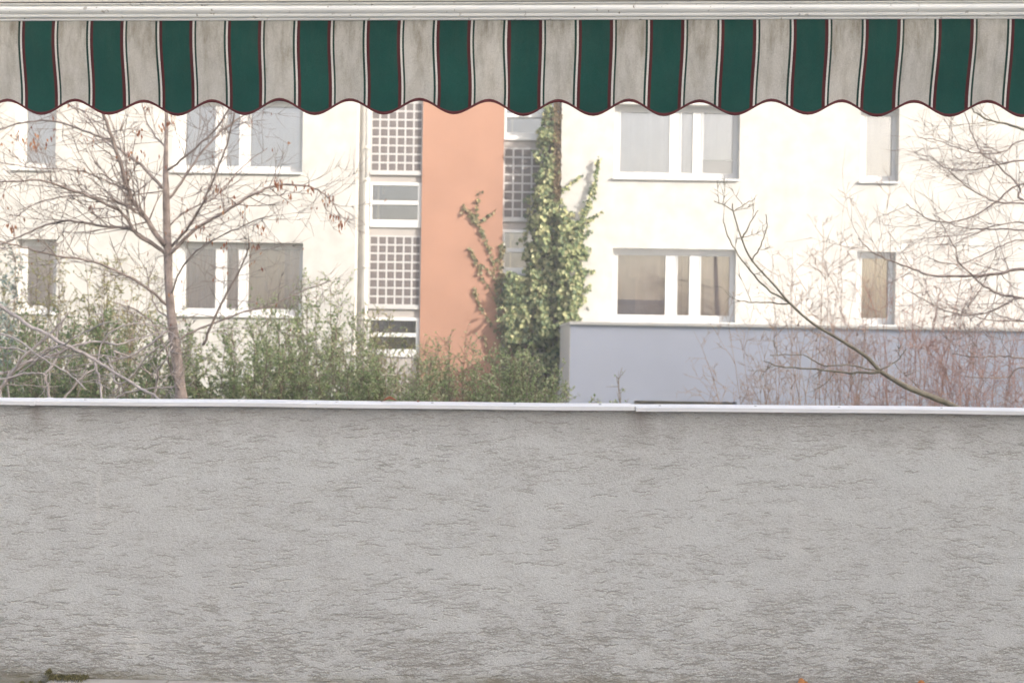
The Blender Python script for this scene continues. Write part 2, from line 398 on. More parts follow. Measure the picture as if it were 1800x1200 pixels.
m = MB(); m.box(-4.0, 4.0, YW+.006, YB, GZ, 0)
m.box(-4.0, -2.05, YW, YW+.006, GZ, 0); m.box(2.05, 4.0, YW, YW+.006, GZ, 0); m.box(-2.05, 2.05, YW+.001, YW+.006, GZ, -.001)
m.v = [(vx, vy, (zt(vx) - .0137 if vz > -.0005 else vz)) for vx, vy, vz in m.v]
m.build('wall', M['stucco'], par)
prof = [(YW-.026, -.0135), (YW-.028, 0.0), (YW-.022, .003), (YB+.02, .0035), (YB+.02, -.03), (YB+.012, -.03), (YB+.012, -.013), (YW-.018, -.012)]
for a, b_, dz in ((-4.0, XJ0-.0012, 0), (XJ0+.0012, XJ1-.003, .001), (XJ1+.003, 4.0, -.0015)):
    m = MB(); n = 26
    xs = np.linspace(a, b_, n)
    ph = RND.uniform(0, 6)
    for i, xx in enumerate(xs):
        wob = .0011*math.sin(xx*3.1+ph) + .0006*math.sin(xx*8.3+ph*2)
        for (py_, pz_) in prof: m.v.append((xx, py_ + wob*.6, pz_ + zt(xx) + dz + wob*(1 if pz_ > -.02 else 0)))
    kk = len(prof)
    for i in range(n-1):
        for j in range(kk):
            q = (j+1) % kk; m.f.append((i*kk+j, i*kk+j+kk, i*kk+q+kk, i*kk+q))
    m.f.append(tuple(range(kk))); m.f.append(tuple((n-1)*kk+i for i in range(kk))[::-1])
    cp = m.build('coping', M['coping'], par)
    for px in (150, 420, 592, 760, 905, 1055, 1160, 1328, 1475, 1655):
        xx = X(px, 712, 3.7)
        if a < xx < b_:
            s = MB(); zz = zt(xx) + dz + .0025
            ring = [(xx+.006*math.cos(i*math.pi/5), YW+.030+.006*math.sin(i*math.pi/5)) for i in range(10)]
            s.v = [(p_, q_, zz) for p_, q_ in ring] + [(xx+(p_-xx)*.6, YW+.03+(q_-YW-.03)*.6, zz+.0035) for p_, q_ in ring]
            s.f = [(i, (i+1) % 10, 10+(i+1) % 10, 10+i) for i in range(10)] + [tuple(range(10, 20))]
            s.build('screw', M['metal'], cp)
s = MB().prism([(YW-.030, -.014), (YW-.032, .002), (YW-.02, .0065), (YB+.01, .007), (YB+.01, .004), (YW-.022, .0035)], XJ0-.012, XJ0+.006, zt)
s.build('joint_cover', M['coping'], par)

# ------------------------------------------------------------------ awning
DA, KA = 3.1, .0387
yA = lambda x: DA - KA*x
def on_awn(px, py):
    u, v = (px-900)/FPX, (600-py)/FPX
    uw, vw = u*CR - v*SR, u*SR + v*CR
    d = DA/(1 + KA*uw); return Vector((uw*d, d, CZ + vw*d))
pL, pR = on_awn(66, 110), on_awn(1680, 110)
PER = (pR.x - pL.x)/13.0; XC0 = pL.x
bl, br = on_awn(0, 32.3), on_awn(1800, 28.2)
tz = (br.z - bl.z)/(br.x - bl.x)
zb = lambda x: bl.z + tz*(x - bl.x)
HL = bl.z - on_awn(66, 201).z                                     # bar bottom to the lowest point of the hem
AMP = .0205
AX0, AX1 = XC0 - 4*PER, XC0 + 18*PER
awn = thing('awning', (0, DA, zb(0)), 'green and beige striped awning valance with scalloped maroon hem under white rail', 'awning')
def drape(s_, t_):
    """s_ = along the bar, t_ = 0 at the bar .. 1 at the hem"""
    c = XC0 + 6.8*PER
    sw = .022*t_*t_ + .004*math.sin(t_*math.pi)
    wv = .009*math.sin(s_*5.1+.6)*t_ + .0065*math.sin(s_*11.7+1.3)*t_**.7 + .004*math.sin(s_*23+t_*3.0)*t_
    curl = .006*math.sin(s_*2.2+2.0)*math.sin(t_*5.6)
    dx = -.0028*math.cos((s_-c)*.9+.2)*math.sin(t_*6.3)*(1 if s_ < c else -.6) - .0012*(s_-c)*t_ + .0018*math.sin(s_*3.3+t_*2.4)*t_
    return dx, sw + wv + curl
ncol, nrow = 22*16, 26
val = MB(); uvs = []
def zlow(s_): return HL - AMP*(1 - math.cos(2*math.pi*(s_-XC0)/PER)) 
for i in range(ncol+1):
    s_ = AX0 + (AX1-AX0)*i/ncol
    L = zlow(s_)
    for j in range(nrow+1):
        t_ = j/nrow; dz = L*t_
        dx, dy = drape(s_, dz/HL)
        val.v.append((s_+dx, yA(s_)+.004+dy, zb(s_)+.004-dz)); uvs.append(((s_-XC0)/PER + 50, 1-dz/HL))
for i in range(ncol):
    for j in range(nrow):
        a = i*(nrow+1)+j; val.f.append((a, a+1, a+nrow+2, a+nrow+1))
vo = val.build('valance', M['fabric'], awn, True)
ul = vo.data.uv_layers.new(name='UVMap')
for lp in vo.data.loops: ul.data[lp.index].uv = uvs[lp.vertex_index]
hem = MB(); HW = .0078
for i in range(ncol+1):
    s_ = AX0 + (AX1-AX0)*i/ncol; L = zlow(s_)
    sl_ = -AMP*math.sin(2*math.pi*(s_-XC0)/PER)*2*math.pi/PER     # slope of the cut edge
    nx, nz_ = -sl_/math.hypot(1, sl_), 1/math.hypot(1, sl_)
    dx, dy = drape(s_, L/HL)
    for (off, yo) in ((HW, -.0018), (0, -.0024), (-.0012, 0), (0, .0024), (HW, .0018)):
        hem.v.append((s_+dx+nx*off*.6, yA(s_)+.004+dy+yo, zb(s_)+.004-L+off))
for i in range(ncol):
    for j in range(4):
        a = i*5+j; hem.f.append((a, a+1, a+6, a+5))
hem.build('hem', M['hem'], awn, True)
# the aluminium rail: upper lip, groove, round nose, lower lip
pf = [(.000,.0), (-.008,.0), (-.010,.004), (-.010,.0085), (-.016,.011), (-.021,.016), (-.022,.022), (-.019,.028), (-.013,.0315), (-.010,.032), (-.010,.0355), (-.018,.0362), (-.018,.040), (.030,.040), (.030,-.004), (.008,-.004), (.008,.0)]
rb = MB(); rb.prism(pf, AX0, AX1, zb, yA); rb.build('front_rail', M['bar'], awn, bevel=.0008)
kd = MB(); xs = np.linspace(AX0, AX1, 60)
kd.tube([(xx, yA(xx)+.0035, zb(xx)-.0035) for xx in xs], [.0048]*60, 8); kd.build('keder_rod', M['bar'], awn, True)

# the concrete beam and its piers that carry the rail
beam = thing('terrace_beam', (0, 3.2, 2.3), 'grey speckled concrete beam above the awning rail', 'beam')
bm_ = MB(); bm_.prism([(-.0235, .0425), (.16, .0425), (.16, .30), (-.0235, .30)], -3.6, 3.6, zb, yA); bm_.build('lintel', M['soffit'], beam)
for sx in (-1, 1):
    x_ = 3.35*sx; MB().box(x_-.15, x_+.15, yA(x_)-.1, yA(x_)+.12, -.05, zb(x_)+.0415).build('pier', M['house'], beam)

# house behind the terrace and a tall block added to shade the garden (both outside the picture)
hs = thing('house', (0, -4.6, GZ), 'pale rendered house behind the terrace', 'house')
MB().box(-6.5, 6.5, -9.5, -4.6, GZ, 2.9).build('wall', M['house'], hs); MB().box(-6.7, 6.7, -9.7, -4.4, 2.9, 3.1).build('roof', M['metal'], hs)
tb = thing('sun_blocker', (52, -16, GZ), 'unseen tall pale block added to shade the garden', 'building')
SL = math.tan(SUN_EL)/math.cos(SUN_AZ)
HB = 1.75 + (16.2+10)*SL
MB().box(24, 80, -22, -10, GZ, HB).build('wall', M['house'], tb); MB().box(23.9, 80.1, -22.1, -9.9, HB, HB+.15).build('roof', M['metal'], tb)

# ------------------------------------------------------------------ the apartment building across the garden
D0, D1 = 19.6, 19.97                                              # faces of the wings and of the recessed stairwell
bld = thing('apartment_building', (0, D0, GZ), 'white apartment building with orange stairwell wall and pale gridded windows', 'building')
XL, XRt = X(625, 400, D0), X(986, 300, D0)
ZT = 9.5
RV = .20; DG = D0 + RV                                           # window reveal, plane of the frames
zU0, zU1 = Z(1180, 306.5, DG), Z(1180, 197, DG)                  # upper glass
zD0, zD1 = Z(1180, 556, DG), Z(1180, 447.5, DG)                  # lower glass
FW = .075
wins = []
def win(pxs, py, x0px, x1px, lower, style):
    gl = [(X(a, py, DG), X(b_, py, DG)) for a, b_ in pxs]
    z0, z1 = (zD0, zD1) if lower else (zU0, zU1)
    wins.append(dict(gl=gl, z0=z0, z1=z1, o0=X(x0px, py, D0), o1=X(x1px, py, D0), style=style))
win([(1088,1178),(1195,1219),(1233,1290)], 250, 1080, 1300, False, ['white','white','lav'])
win([(1083,1171),(1188,1213),(1229,1284)], 500, 1077, 1293, True, ['taupe','taupe2','taupe'])
win([(1519,1569)], 260, 1513, 1580, False, ['white'])
win([(1511,1562)], 510, 1506, 1574, True, ['grey'])
win([(46,96)], 240, 27, 98, False, ['white'])
win([(47,97)], 490, 28, 99, True, ['taupe'])
win([(325,382),(397,424),(439,529)], 240, 304, 532, False, ['white','white','white'])
win([(325,382),(397,422),(435,529)], 490, 304, 532, True, ['grey','taupe','beige'])

def wall_holes(x0, x1, z0, z1, y, holes, depth):
    m = MB()
    xs = sorted({x0, x1, *[h[0] for h in holes], *[h[1] for h in holes]}); zs = sorted({z0, z1, *[h[2] for h in holes], *[h[3] for h in holes]})
    for a, b_ in zip(xs, xs[1:]):
        for c, d_ in zip(zs, zs[1:]):
            mx_, mz_ = (a+b_)/2, (c+d_)/2
            if any(h[0] < mx_ < h[1] and h[2] < mz_ < h[3] for h in holes): continue
            m.quad((a,y,c),(b_,y,c),(b_,y,d_),(a,y,d_))
    for h in holes:
        a, b_, c, d_ = h; e = y+depth
        m.quad((a,y,c),(a,y,d_),(a,e,d_),(a,e,c)); m.quad((b_,y,d_),(b_,y,c),(b_,e,c),(b_,e,d_))
        m.quad((a,y,d_),(b_,y,d_),(b_,e,d_),(a,e,d_)); m.quad((b_,y,c),(a,y,c),(a,e,c),(b_,e,c))
    m.quad((x0,y,z0),(x0,y,z1),(x0,y+6,z1),(x0,y+6,z0)); m.quad((x1,y,z1),(x1,y,z0),(x1,y+6,z0),(x1,y+6,z1))
    return m
for wd in wins: wd['hz0'] = wd['z0']-FW-.03; wd['hz1'] = wd['z1']+FW+.02
def holes(lo, hi): return [(w_['o0'], w_['o1'], w_['hz0'], w_['hz1']) for w_ in wins if lo < w_['o0'] < hi]
wall_holes(XRt, 17, GZ, ZT, D0, holes(XRt, 17), .30).build('wall', M['wing'], bld)
wall_holes(-17, XL, GZ, ZT, D0, holes(-17, XL), .30).build('wall', M['wing'], bld)
MB().box(-17.2, 17.2, D0-.25, D0+6.2, ZT+.002, ZT+.3).build('roof', M['metal'], bld)

def curtain(x0, x1, z0, z1, y, mat, parent, folds=0, amp=.02):
    m = MB(); n = 60 if folds else 2
    for i in range(n+1):
        xx = x0+(x1-x0)*i/n; yy = y + amp*math.sin(folds*2*math.pi*i/n + .6*math.sin(i*.37))
        m.v += [(xx, yy, z0), (xx, yy, z1)]
    for i in range(n): m.f.append((2*i, 2*i+2, 2*i+3, 2*i+1))
    return m.build('curtain', mat, parent, True)
for wd in wins:
    g = wd['gl']; z0, z1 = wd['z0'], wd['z1']
    f = MB(); y0, y1 = DG-.03, DG+.04
    xo0, xo1 = wd['o0']-.02, wd['o1']+.02
    f.box(xo0, g[0][0], y0, y1, wd['hz0'], z1+FW+.03); f.box(g[-1][1], xo1, y0, y1, wd['hz0'], z1+FW+.03)
    f.box(g[0][0], g[-1][1], y0+.001, y1, wd['hz0'], z0); f.box(g[0][0], g[-1][1], y0+.001, y1, z1, z1+FW+.03)
    for (a, b_), (c, d_) in zip(g, g[1:]): f.box(b_, c, y0+.002, y1, z0, z1)
    fr = f.build('window', M['frame'], bld, bevel=.006)
    for (a, b_), st in zip(g, wd['style']):
        # a narrow sash bead sits proud of the frame
        sb = MB(); t_ = .022
        sb.box(a, a+t_, y0-.008, y0+.02, z0, z1); sb.box(b_-t_, b_, y0-.008, y0+.02, z0, z1); sb.box(a+t_, b_-t_, y0-.007, y0+.02, z0, z0+t_); sb.box(a+t_, b_-t_, y0-.007, y0+.02, z1-t_, z1)
        sb.build('sash', M['frame'], fr)
        MB().box(a+.01, b_-.01, DG, DG+.012, z0+.01, z1-.01).build('pane', M['glass'], fr)
        yc = DG+.06
        if st == 'white': curtain(a-.05, b_+.05, z0-.1, z1+.1, yc, M['curtain_white'], fr, 5*(b_-a), .012)
        elif st == 'lav':
            curtain(a-.05, b_+.05, z0+.30, z1+.1, yc, M['curtain_white'], fr, 2, .012); curtain(a-.05, b_+.05, z0-.1, z0+.3, yc+.12, M['curtain_grey'], fr)
        elif st == 'taupe':
            curtain(a-.05, b_+.05, z0-.1, z1+.1, yc+.12, M['curtain_taupe'], fr, 2, .02); curtain(a+.12, a+(b_-a)*.4, z0-.1, z0+.62*(z1-z0), yc+.06, M['curtain_grey'], fr)
        elif st == 'taupe2': curtain(a-.05, b_+.05, z0-.1, z1+.1, yc+.2, M['curtain_taupe'], fr, 2, .02)
        elif st == 'grey': curtain(a-.05, b_+.05, z0-.1, z1+.1, yc, M['curtain_grey'], fr, 8, .03)
        elif st == 'beige':
            curtain(a-.05, a+(b_-a)*.68, z0-.1, z1+.02, yc, M['curtain_beige'], fr, 3, .012); curtain(a+(b_-a)*.66, b_+.05, z0-.1, z1+.1, yc+.05, M['curtain_grey'], fr, 3, .015)
    rm = MB(); a, b_ = wd['o0']-.3, wd['o1']+.3; c, d_ = wd['hz0']-.4, wd['hz1']+.2; e0, e1 = D0+.305, D0+3.0
    rm.quad((a,e1,c),(b_,e1,c),(b_,e1,d_),(a,e1,d_)); rm.quad((a,e0,c),(a,e1,c),(a,e1,d_),(a,e0,d_)); rm.quad((b_,e0,c),(b_,e0,d_),(b_,e1,d_),(b_,e1,c))
    rm.quad((a,e0,c),(b_,e0,c),(b_,e1,c),(a,e1,c)); rm.quad((a,e0,d_),(a,e1,d_),(b_,e1,d_),(b_,e0,d_))
    rm.build('room', M['room'], fr)
    sl_ = MB(); q = wd['hz0']
    sl_.prism([(D0-.055, q-.045), (D0-.055, q-.012), (y0+.01, q+.012), (y0+.01, q-.045)], wd['o0']-.035, wd['o1']-.002)
    sl_.build('sill', M['sill'], fr, bevel=.004)

# stairwell: pale strips of glazing left and right of the orange wall
xo0, xo1 = X(741, 400, D1), X(884.5, 330, D1)
MB().box(xo0, xo1, D1-.06, D1+.3, GZ, ZT).build('stairwell_wall', M['orange'], bld)
xs0, xs1 = X(649.5, 400, D1), X(984, 330, D1)
MB().box(XL, xs0, D1-.001, D1+.3, GZ, ZT).build('stairwell_jamb', M['wing'], bld)
pitch = 15.6*D1/FPX
def strip(x0, x1, rows, name_py):
    for kind, za, zb_ in rows:
        if kind == 'panel':
            MB().box(x0, x1, D1+.02, D1+.2, za, zb_).build('spandrel', M['spandrel'], bld)
        elif kind == 'grid':
            nc = max(1, round((x1-x0)/pitch)); nr = max(1, round((zb_-za)/pitch)); bw = .033
            px_, pz_ = (x1-x0-.02)/nc, (zb_-za-.09)/nr
            f = MB(); f.box(x0, x1, D1-.03, D1+.09, za, za+.075)                       # bottom rail
            f.box(x0, x1, D1, D1+.09, zb_-.03, zb_)
            for c in range(nc+1): f.box(x0+.01+c*px_-bw/2, x0+.01+c*px_+bw/2, D1+.002, D1+.03, za+.075, zb_-.03)
            for r_ in range(nr+1): f.box(x0, x1, D1+.0035, D1+.029, za+.07+r_*pz_-bw/2+.005, za+.07+r_*pz_+bw/2+.005)
            fr = f.build('grid_window', M['grid'], bld)
            sh = None
            for c in range(nc):
                for r_ in range(nr):
                    if sh is None:
                        o = MB().box(0, px_-bw+.004, 0, .012, 0, pz_-bw+.004).build('pane', M['glass_dull'], fr); sh = o.data
                    else:
                        o = bpy.data.objects.new('pane', sh); C.objects.link(o); o.parent = fr
                    base = Vector((x0+.01+c*px_+bw/2-.002, D1+.006+RND.uniform(-.001, .001), za+.075+r_*pz_+bw/2-.002))
                    o.location = base
            # what one sees behind: landing edge and a pole
            lz = za + (zb_-za)*.42
            st = MB(); st.box(x0+.1, x1+.3, D1+.9, D1+1.1, lz-.16, lz+.10); st.box(x0+.17, x0+.22, D1+.5, D1+.55, za-.3, zb_+.3)
            st.build('landing', M['curtain_beige'], fr)
        else:
            f = MB(); t_ = .075; zm = (za+zb_)/2
            f.box(x0, x0+t_*.6, D1-.02, D1+.07, za, zb_); f.box(x1-t_, x1, D1-.02, D1+.07, za, zb_)
            f.box(x0+t_*.6, x1-t_, D1-.019, D1+.07, za, za+.15); f.box(x0+t_*.6, x1-t_, D1-.019, D1+.07, zb_-.06, zb_)
            zm = za+.15+(zb_-.06-za-.15)*.5; f.box(x0+t_*.6, x1-t_, D1-.018, D1+.07, zm-.04, zm+.04)
            fr = f.build('stair_window', M['frame'], bld, bevel=.006)
            MB().box(x0+t_*.6, x1-t_, D1+.02, D1+.03, za+.15, zm-.04).build('pane', M['glass'], fr)
            MB().box(x0+t_*.6, x1-t_, D1+.02, D1+.03, zm+.04, zb_-.06).build('pane', M['glass'], fr)
            MB().box(x0+.14, x0+.175, D1+.035, D1+.07, za+.05, zb_-.02).build('handle_rod', M['curtain_beige'], fr)
    return
zl = lambda py: Z(695, py, D1); zr_ = lambda py: Z(910, py, D1)
H1 = zl(302)-zl(537)                                             # storey repeat of the strip
rows = []
L_rows = [('panel', GZ, zl(627)), ('window', zl(627), zl(558)), ('panel', zl(558), zl(543)), ('grid', zl(543), zl(414)), ('panel', zl(414), zl(400)),
          ('window', zl(400), zl(321)), ('panel', zl(321), zl(308)), ('grid', zl(308), zl(179)), ('panel', zl(179), zl(165)), ('window', zl(165), zl(86)), ('panel', zl(86), ZT)]
strip(xs0, xo0-.002, L_rows, 0)
R_rows = [('panel', GZ, zr_(484)), ('window', zr_(484), zr_(404)), ('panel', zr_(404), zr_(390)), ('grid', zr_(390), zr_(260)), ('panel', zr_(260), zr_(247)),
          ('window', zr_(247), zr_(168)), ('panel', zr_(168), ZT)]
strip(xo1+.002, xs1, R_rows, 0)
# the stairwell behind the glazing
st = MB(); a, b_ = xs0-.05, xs1+.3
st.quad((a, D1+1.3, GZ), (b_, D1+1.3, GZ), (b_, D1+1.3, ZT), (a, D1+1.3, ZT)); st.quad((a, D1+.25, GZ), (a, D1+3, GZ), (a, D1+3, ZT), (a, D1+.25, ZT)); st.quad((b_, D1+.25, GZ), (b_, D1+.25, ZT), (b_, D1+3, ZT), (b_, D1+3, GZ))
st.build('stairwell_interior', M['stairs'], bld)
for zz in (Z(695, 575, D1), Z(695, 375, D1), Z(695, 340, D1), Z(695, 130, D1)):
    MB().box(a+.01, b_-.01, D1+.8, D1+1.29, zz-.1, zz).build('stair_landing', M['room'], bld)
# downpipe in the left corner of the recess
xp = X(643.5, 400, D1-.1); dp = MB(); dp.tube([(xp, D1-.11, GZ), (xp, D1-.11, Z(644, 318, D1))], [.05, .05], 12)
dpo = dp.build('downpipe', M['pipe'], bld, True)
dp = MB(); dp.tube([(xp, D1-.11, Z(644, 318, D1)), (xp, D1-.11, ZT)], [.042, .042], 12); dp.build('downpipe', M['sill'], bld, True)
for py in (262, 318, 470, 560):
    zz = Z(644, py, D1); MB().tube([(xp, D1-.11, zz-.03), (xp, D1-.11, zz+.03)], [.058, .058], 12).build('pipe_clamp', M['pipe'], bld, True)

# ------------------------------------------------------------------ low annex in front of the right wing
DX = 16.2
anx = thing('annex', (5, DX, GZ), 'low flat-roofed pale blue-grey annex in front of the right wing', 'annex')
xa = X(1003, 570, DX); za = Z(1003, 570.5, DX)
rx0, rx1, rz = X(1115, 704, DX), X(1295, 708, DX), Z(1205, 705, DX)
wm = wall_holes(xa, 17.5, GZ, za, DX, [(rx0, rx1, GZ+.3, rz)], .35)
wm.build('wall', M['annex'], anx)
MB().box(xa-.012, xa-.003, DX+.0, D0-.003, GZ, za-.001).build('bounce_lit_side', M['frame'], anx)  # white sheet: light bounced onto this side is put into its colour
MB().box(xa-.02, 17.5, DX-.05, D0-.002, za, za+.05).build('roof', M['sill'], anx, bevel=.004)
MB().box(xa+.05, 17.4, DX+.1, D0-.1, za-.12, za-.01).build('roof_slab', M['annex'], anx)
f = MB(); f.box(rx0+.001, rx0+.09, DX+.28, DX+.35, GZ+.301, rz-.001); f.box(rx1-.09, rx1-.001, DX+.28, DX+.35, GZ+.301, rz-.001); f.box(rx0+.09, rx1-.09, DX+.28, DX+.35, rz-.10, rz-.001)
fo = f.build('window', M['brown_paint'], anx); MB().box(rx0+.09, rx1-.09, DX+.31, DX+.32, GZ+.3, rz-.1).build('pane', M['glass'], fo)
MB().box(rx0, rx1, DX+.5, DX+.55, GZ+.3, rz).build('blind', M['curtain_taupe'], fo)

# ------------------------------------------------------------------ plants
def jit(r, a): return Vector((r.uniform(-a, a), r.uniform(-a, a), r.uniform(-a, a)))
def smooth_pts(pts, n):
    """resample a polyline with Catmull-Rom"""
    pts = [Vector(p) for p in pts]
    if len(pts) < 3: return [pts[0].lerp(pts[-1], i/(n-1)) for i in range(n)]
    ext = [pts[0]*2-pts[1]] + pts + [pts[-1]*2-pts[-2]]
    out = []
    for i in range(n):
        g = i/(n-1)*(len(pts)-1); k_ = min(int(g), len(pts)-2); t = g-k_
        a, b_, c, d_ = ext[k_:k_+4]
        out.append(.5*((2*b_)+(c-a)*t+(2*a-5*b_+4*c-d_)*t*t+(3*b_-a-3*c+d_)*t**3))
    return out
def grow(m, r, p0, d0, L, rad, level, up=.12, tips=None, kids=(3, 6), wig=.16, spread=.8):
    n = 6 if level > 0 else 4
    pts = [p0]; d = d0.normalized(); step = L/(n-1)
    for i in range(n-1):
        d = (d + jit(r, wig) + Vector((0, 0, up*.5))).normalized(); pts.append(pts[-1]+d*step)
    m.tube(pts, [rad*(1-.75*i/(n-1)) for i in range(n)], 4 if rad < .01 else 5)
    if tips is not None: tips.append((pts, d))
    if level > 0:
        for q in range(r.randint(*kids)):
            t = r.uniform(.25, .95); i = min(int(t*(n-1)), n-2); p = pts[i].lerp(pts[i+1], t*(n-1)-i)
            ax = (pts[i+1]-pts[i]).normalized(); sd = (jit(r, 1) - ax*0).normalized()
            nd = (ax*(1-.2) + sd*spread).normalized()
            grow(m, r, p, nd, L*r.uniform(.35, .6)*(1.1-.4*t), max(rad*.6, .0022), level-1, up, tips, kids, wig, spread)
def limb(m, r, pts, r0, r1, twig_n, twig_L, level=1, tips=None, up=.12, n=None, spread=.9, t0=.12):
    n = n or max(8, len(pts)*4)
    q = smooth_pts(pts, n)
    q = [p + jit(r, .006) for p in q]
    m.tube(q, [r0+(r1-r0)*i/(n-1) for i in range(n)], 7)
    for k_ in range(int(twig_n*2.2)):
        t = r.uniform(t0, 1); i = min(int(t*(n-1)), n-2); ax = (q[i+1]-q[i]).normalized()
        nd = (ax*.7 + jit(r, 1).normalized()*spread + Vector((0,0,.1))).normalized()
        grow(m, r, q[i], nd, twig_L*r.uniform(.6, 1.5)*(1.1-.3*t), max(.0026, (r0+(r1-r0)*t)*.38), level, up, tips)
    return q
def trace(pl, d, dd=0.0, wob=0.0, r=None):
    n = len(pl)
    return [P(a, b_, d + dd*i/(n-1) + (r.uniform(-wob, wob) if r else 0)) for i, (a, b_) in enumerate(pl)]

# --- the bare tree on the left
r = random.Random(11); DT = 9.0; sc = DT/FPX
base = P(338, 1040, DT); base.z = GZ
t1 = thing('bare_tree', tuple(base), 'bare brown tree with dry hanging leaves in front of the left windows', 'tree')
mt = MB(); tips = []
tr_pts = [(base.x, DT, GZ)] + trace([(330,760),(320,705),(312,640),(305,590),(300,540),(296,490),(295,440),(293,390),(292,340),(291,300),(292,250),(293,190),(294,130),(296,60)], DT)
tq = smooth_pts(tr_pts, 60)
wpx = [30, 27, 24, 22, 20, 18, 17, 17, 15, 13, 11, 7.5, 6.5, 5.5, 4]
tk = MB(); tk.tube(tq, [np.interp(i/59*14, range(15), wpx)*.44*sc*r.uniform(.95, 1.05) for i in range(60)], 10); tk.build('trunk', M['bark'], t1, True)
limbs = [
 ([(289,432),(257,385),(234,353),(220,317),(202,257),(186,211),(176,180),(165,120)], 11, 5, -.6, 16),
 ([(286,330),(252,294),(215,266),(193,248),(151,232),(101,214),(46,214),(0,227),(-40,240)], 7, 3, .4, 16),
 ([(284,440),(238,408),(211,372),(165,349),(115,330),(69,317),(28,319),(-20,322)], 8, 3, -.9, 16),
 ([(290,445),(234,406),(183,397),(138,390),(101,390),(60,404),(23,422),(-20,436)], 7, 3, -.2, 16),
 ([(296,537),(257,505),(206,477),(151,457),(101,450),(46,436),(10,427),(-30,420)], 6, 3, -1.0, 14),
 ([(296,350),(330,303),(367,252),(403,220),(440,195),(480,150)], 6, 3, .5, 12),
 ([(296,300),(330,271),(376,230),(395,205),(420,160)], 5, 3, -.5, 8),
 ([(300,435),(330,399),(353,363),(380,303),(399,252),(412,200)], 6, 3, -.7, 12),
 ([(300,445),(348,399),(403,367),(449,340),(486,326),(541,328),(573,344),(591,367),(601,395)], 8, 2, .3, 16),
 ([(312,650),(330,690),(358,606),(376,560),(403,509),(426,463),(440,427)][2:], 6, 3, -.4, 8),
 ([(308,600),(345,580),(426,550),(477,537),(527,514),(575,495)], 5, 2, .5, 9),
 ([(300,520),(320,470),(360,430),(420,400),(470,380)], 4, 2, -.8, 9),
 ([(297,560),(275,540),(262,505),(258,470)], 4, 2, .4, 6),
 ([(294,400),(330,370),(380,345),(430,290),(470,260)], 4, 2, .6, 8),
 ([(292,260),(270,235),(255,205),(245,160)], 4, 2, .3, 6),
 ([(318,690),(300,650),(290,610),(270,570),(240,545),(200,530)], 5, 2, -.6, 8),
 ([(203,262),(180,245),(150,200),(120,185),(90,150)], 4, 2, .3, 6),
 ([(227,335),(190,320),(140,300),(60,295),(0,285)], 4, 2, -.5, 8),
 ([(240,360),(200,355),(150,345),(90,350),(30,370)], 4, 2, -.3, 8),
]
for pl, w0, w1, dd, tn in limbs:
    br_ = MB(); limb(br_, r, trace(pl, DT, dd, .03, r), w0*.42*sc, w1*.36*sc, tn, .42, 1, tips)
    br_.build('branch', M['bark'], t1, True)
dl = MB(); nd_ = 0
clusters = [(60,245),(30,235),(72,255),(245,235),(250,270),(232,272),(165,362),(430,370),(460,400),(445,425),(360,350),(488,320),(492,332),(541,330),(573,343),(578,352),(588,372),(600,392),(604,385),(380,330),(410,350),(20,370),(15,400),(300,205),(285,215),(262,190),(350,400),(370,415),(400,430),(440,455),(505,345),(520,325),(140,290),(225,300),(90,230)]
for cx, cy in clusters:
    c = P(cx, cy, DT+r.uniform(-.5, .3))
    for i in range(r.randint(4, 9)):
        p = c + jit(r, .045); dl.leaf(p, Vector((r.uniform(-.35,.35), r.uniform(-.35,.35), -1)), jit(r, 1), r.uniform(.03, .07), r.uniform(.012, .024), .5)
for pts, d in r.sample(tips, min(200, len(tips))):
    for i in range(r.randint(0, 2)):
        dl.leaf(pts[-1]+jit(r, .01), Vector((r.uniform(-.3,.3), r.uniform(-.3,.3), -1)), jit(r, 1), r.uniform(.02, .05), r.uniform(.008, .018), .5)
dl.build('dry_leaves', M['dry'], t1)
do = MB()
for cx, cy in ((55,248),(62,242),(50,255),(68,250)):
    c = P(cx, cy, DT-.2)
    for i in range(5): do.leaf(c+jit(r, .06), Vector((r.uniform(-.5,.5), r.uniform(-.5,.5), -1)), jit(r, 1), r.uniform(.03, .055), r.uniform(.012, .02), .4)
lo_ = do.build('dry_leaves', M['dry_orange'], t1); lo_['label'] = 'bright orange dry leaf cluster'

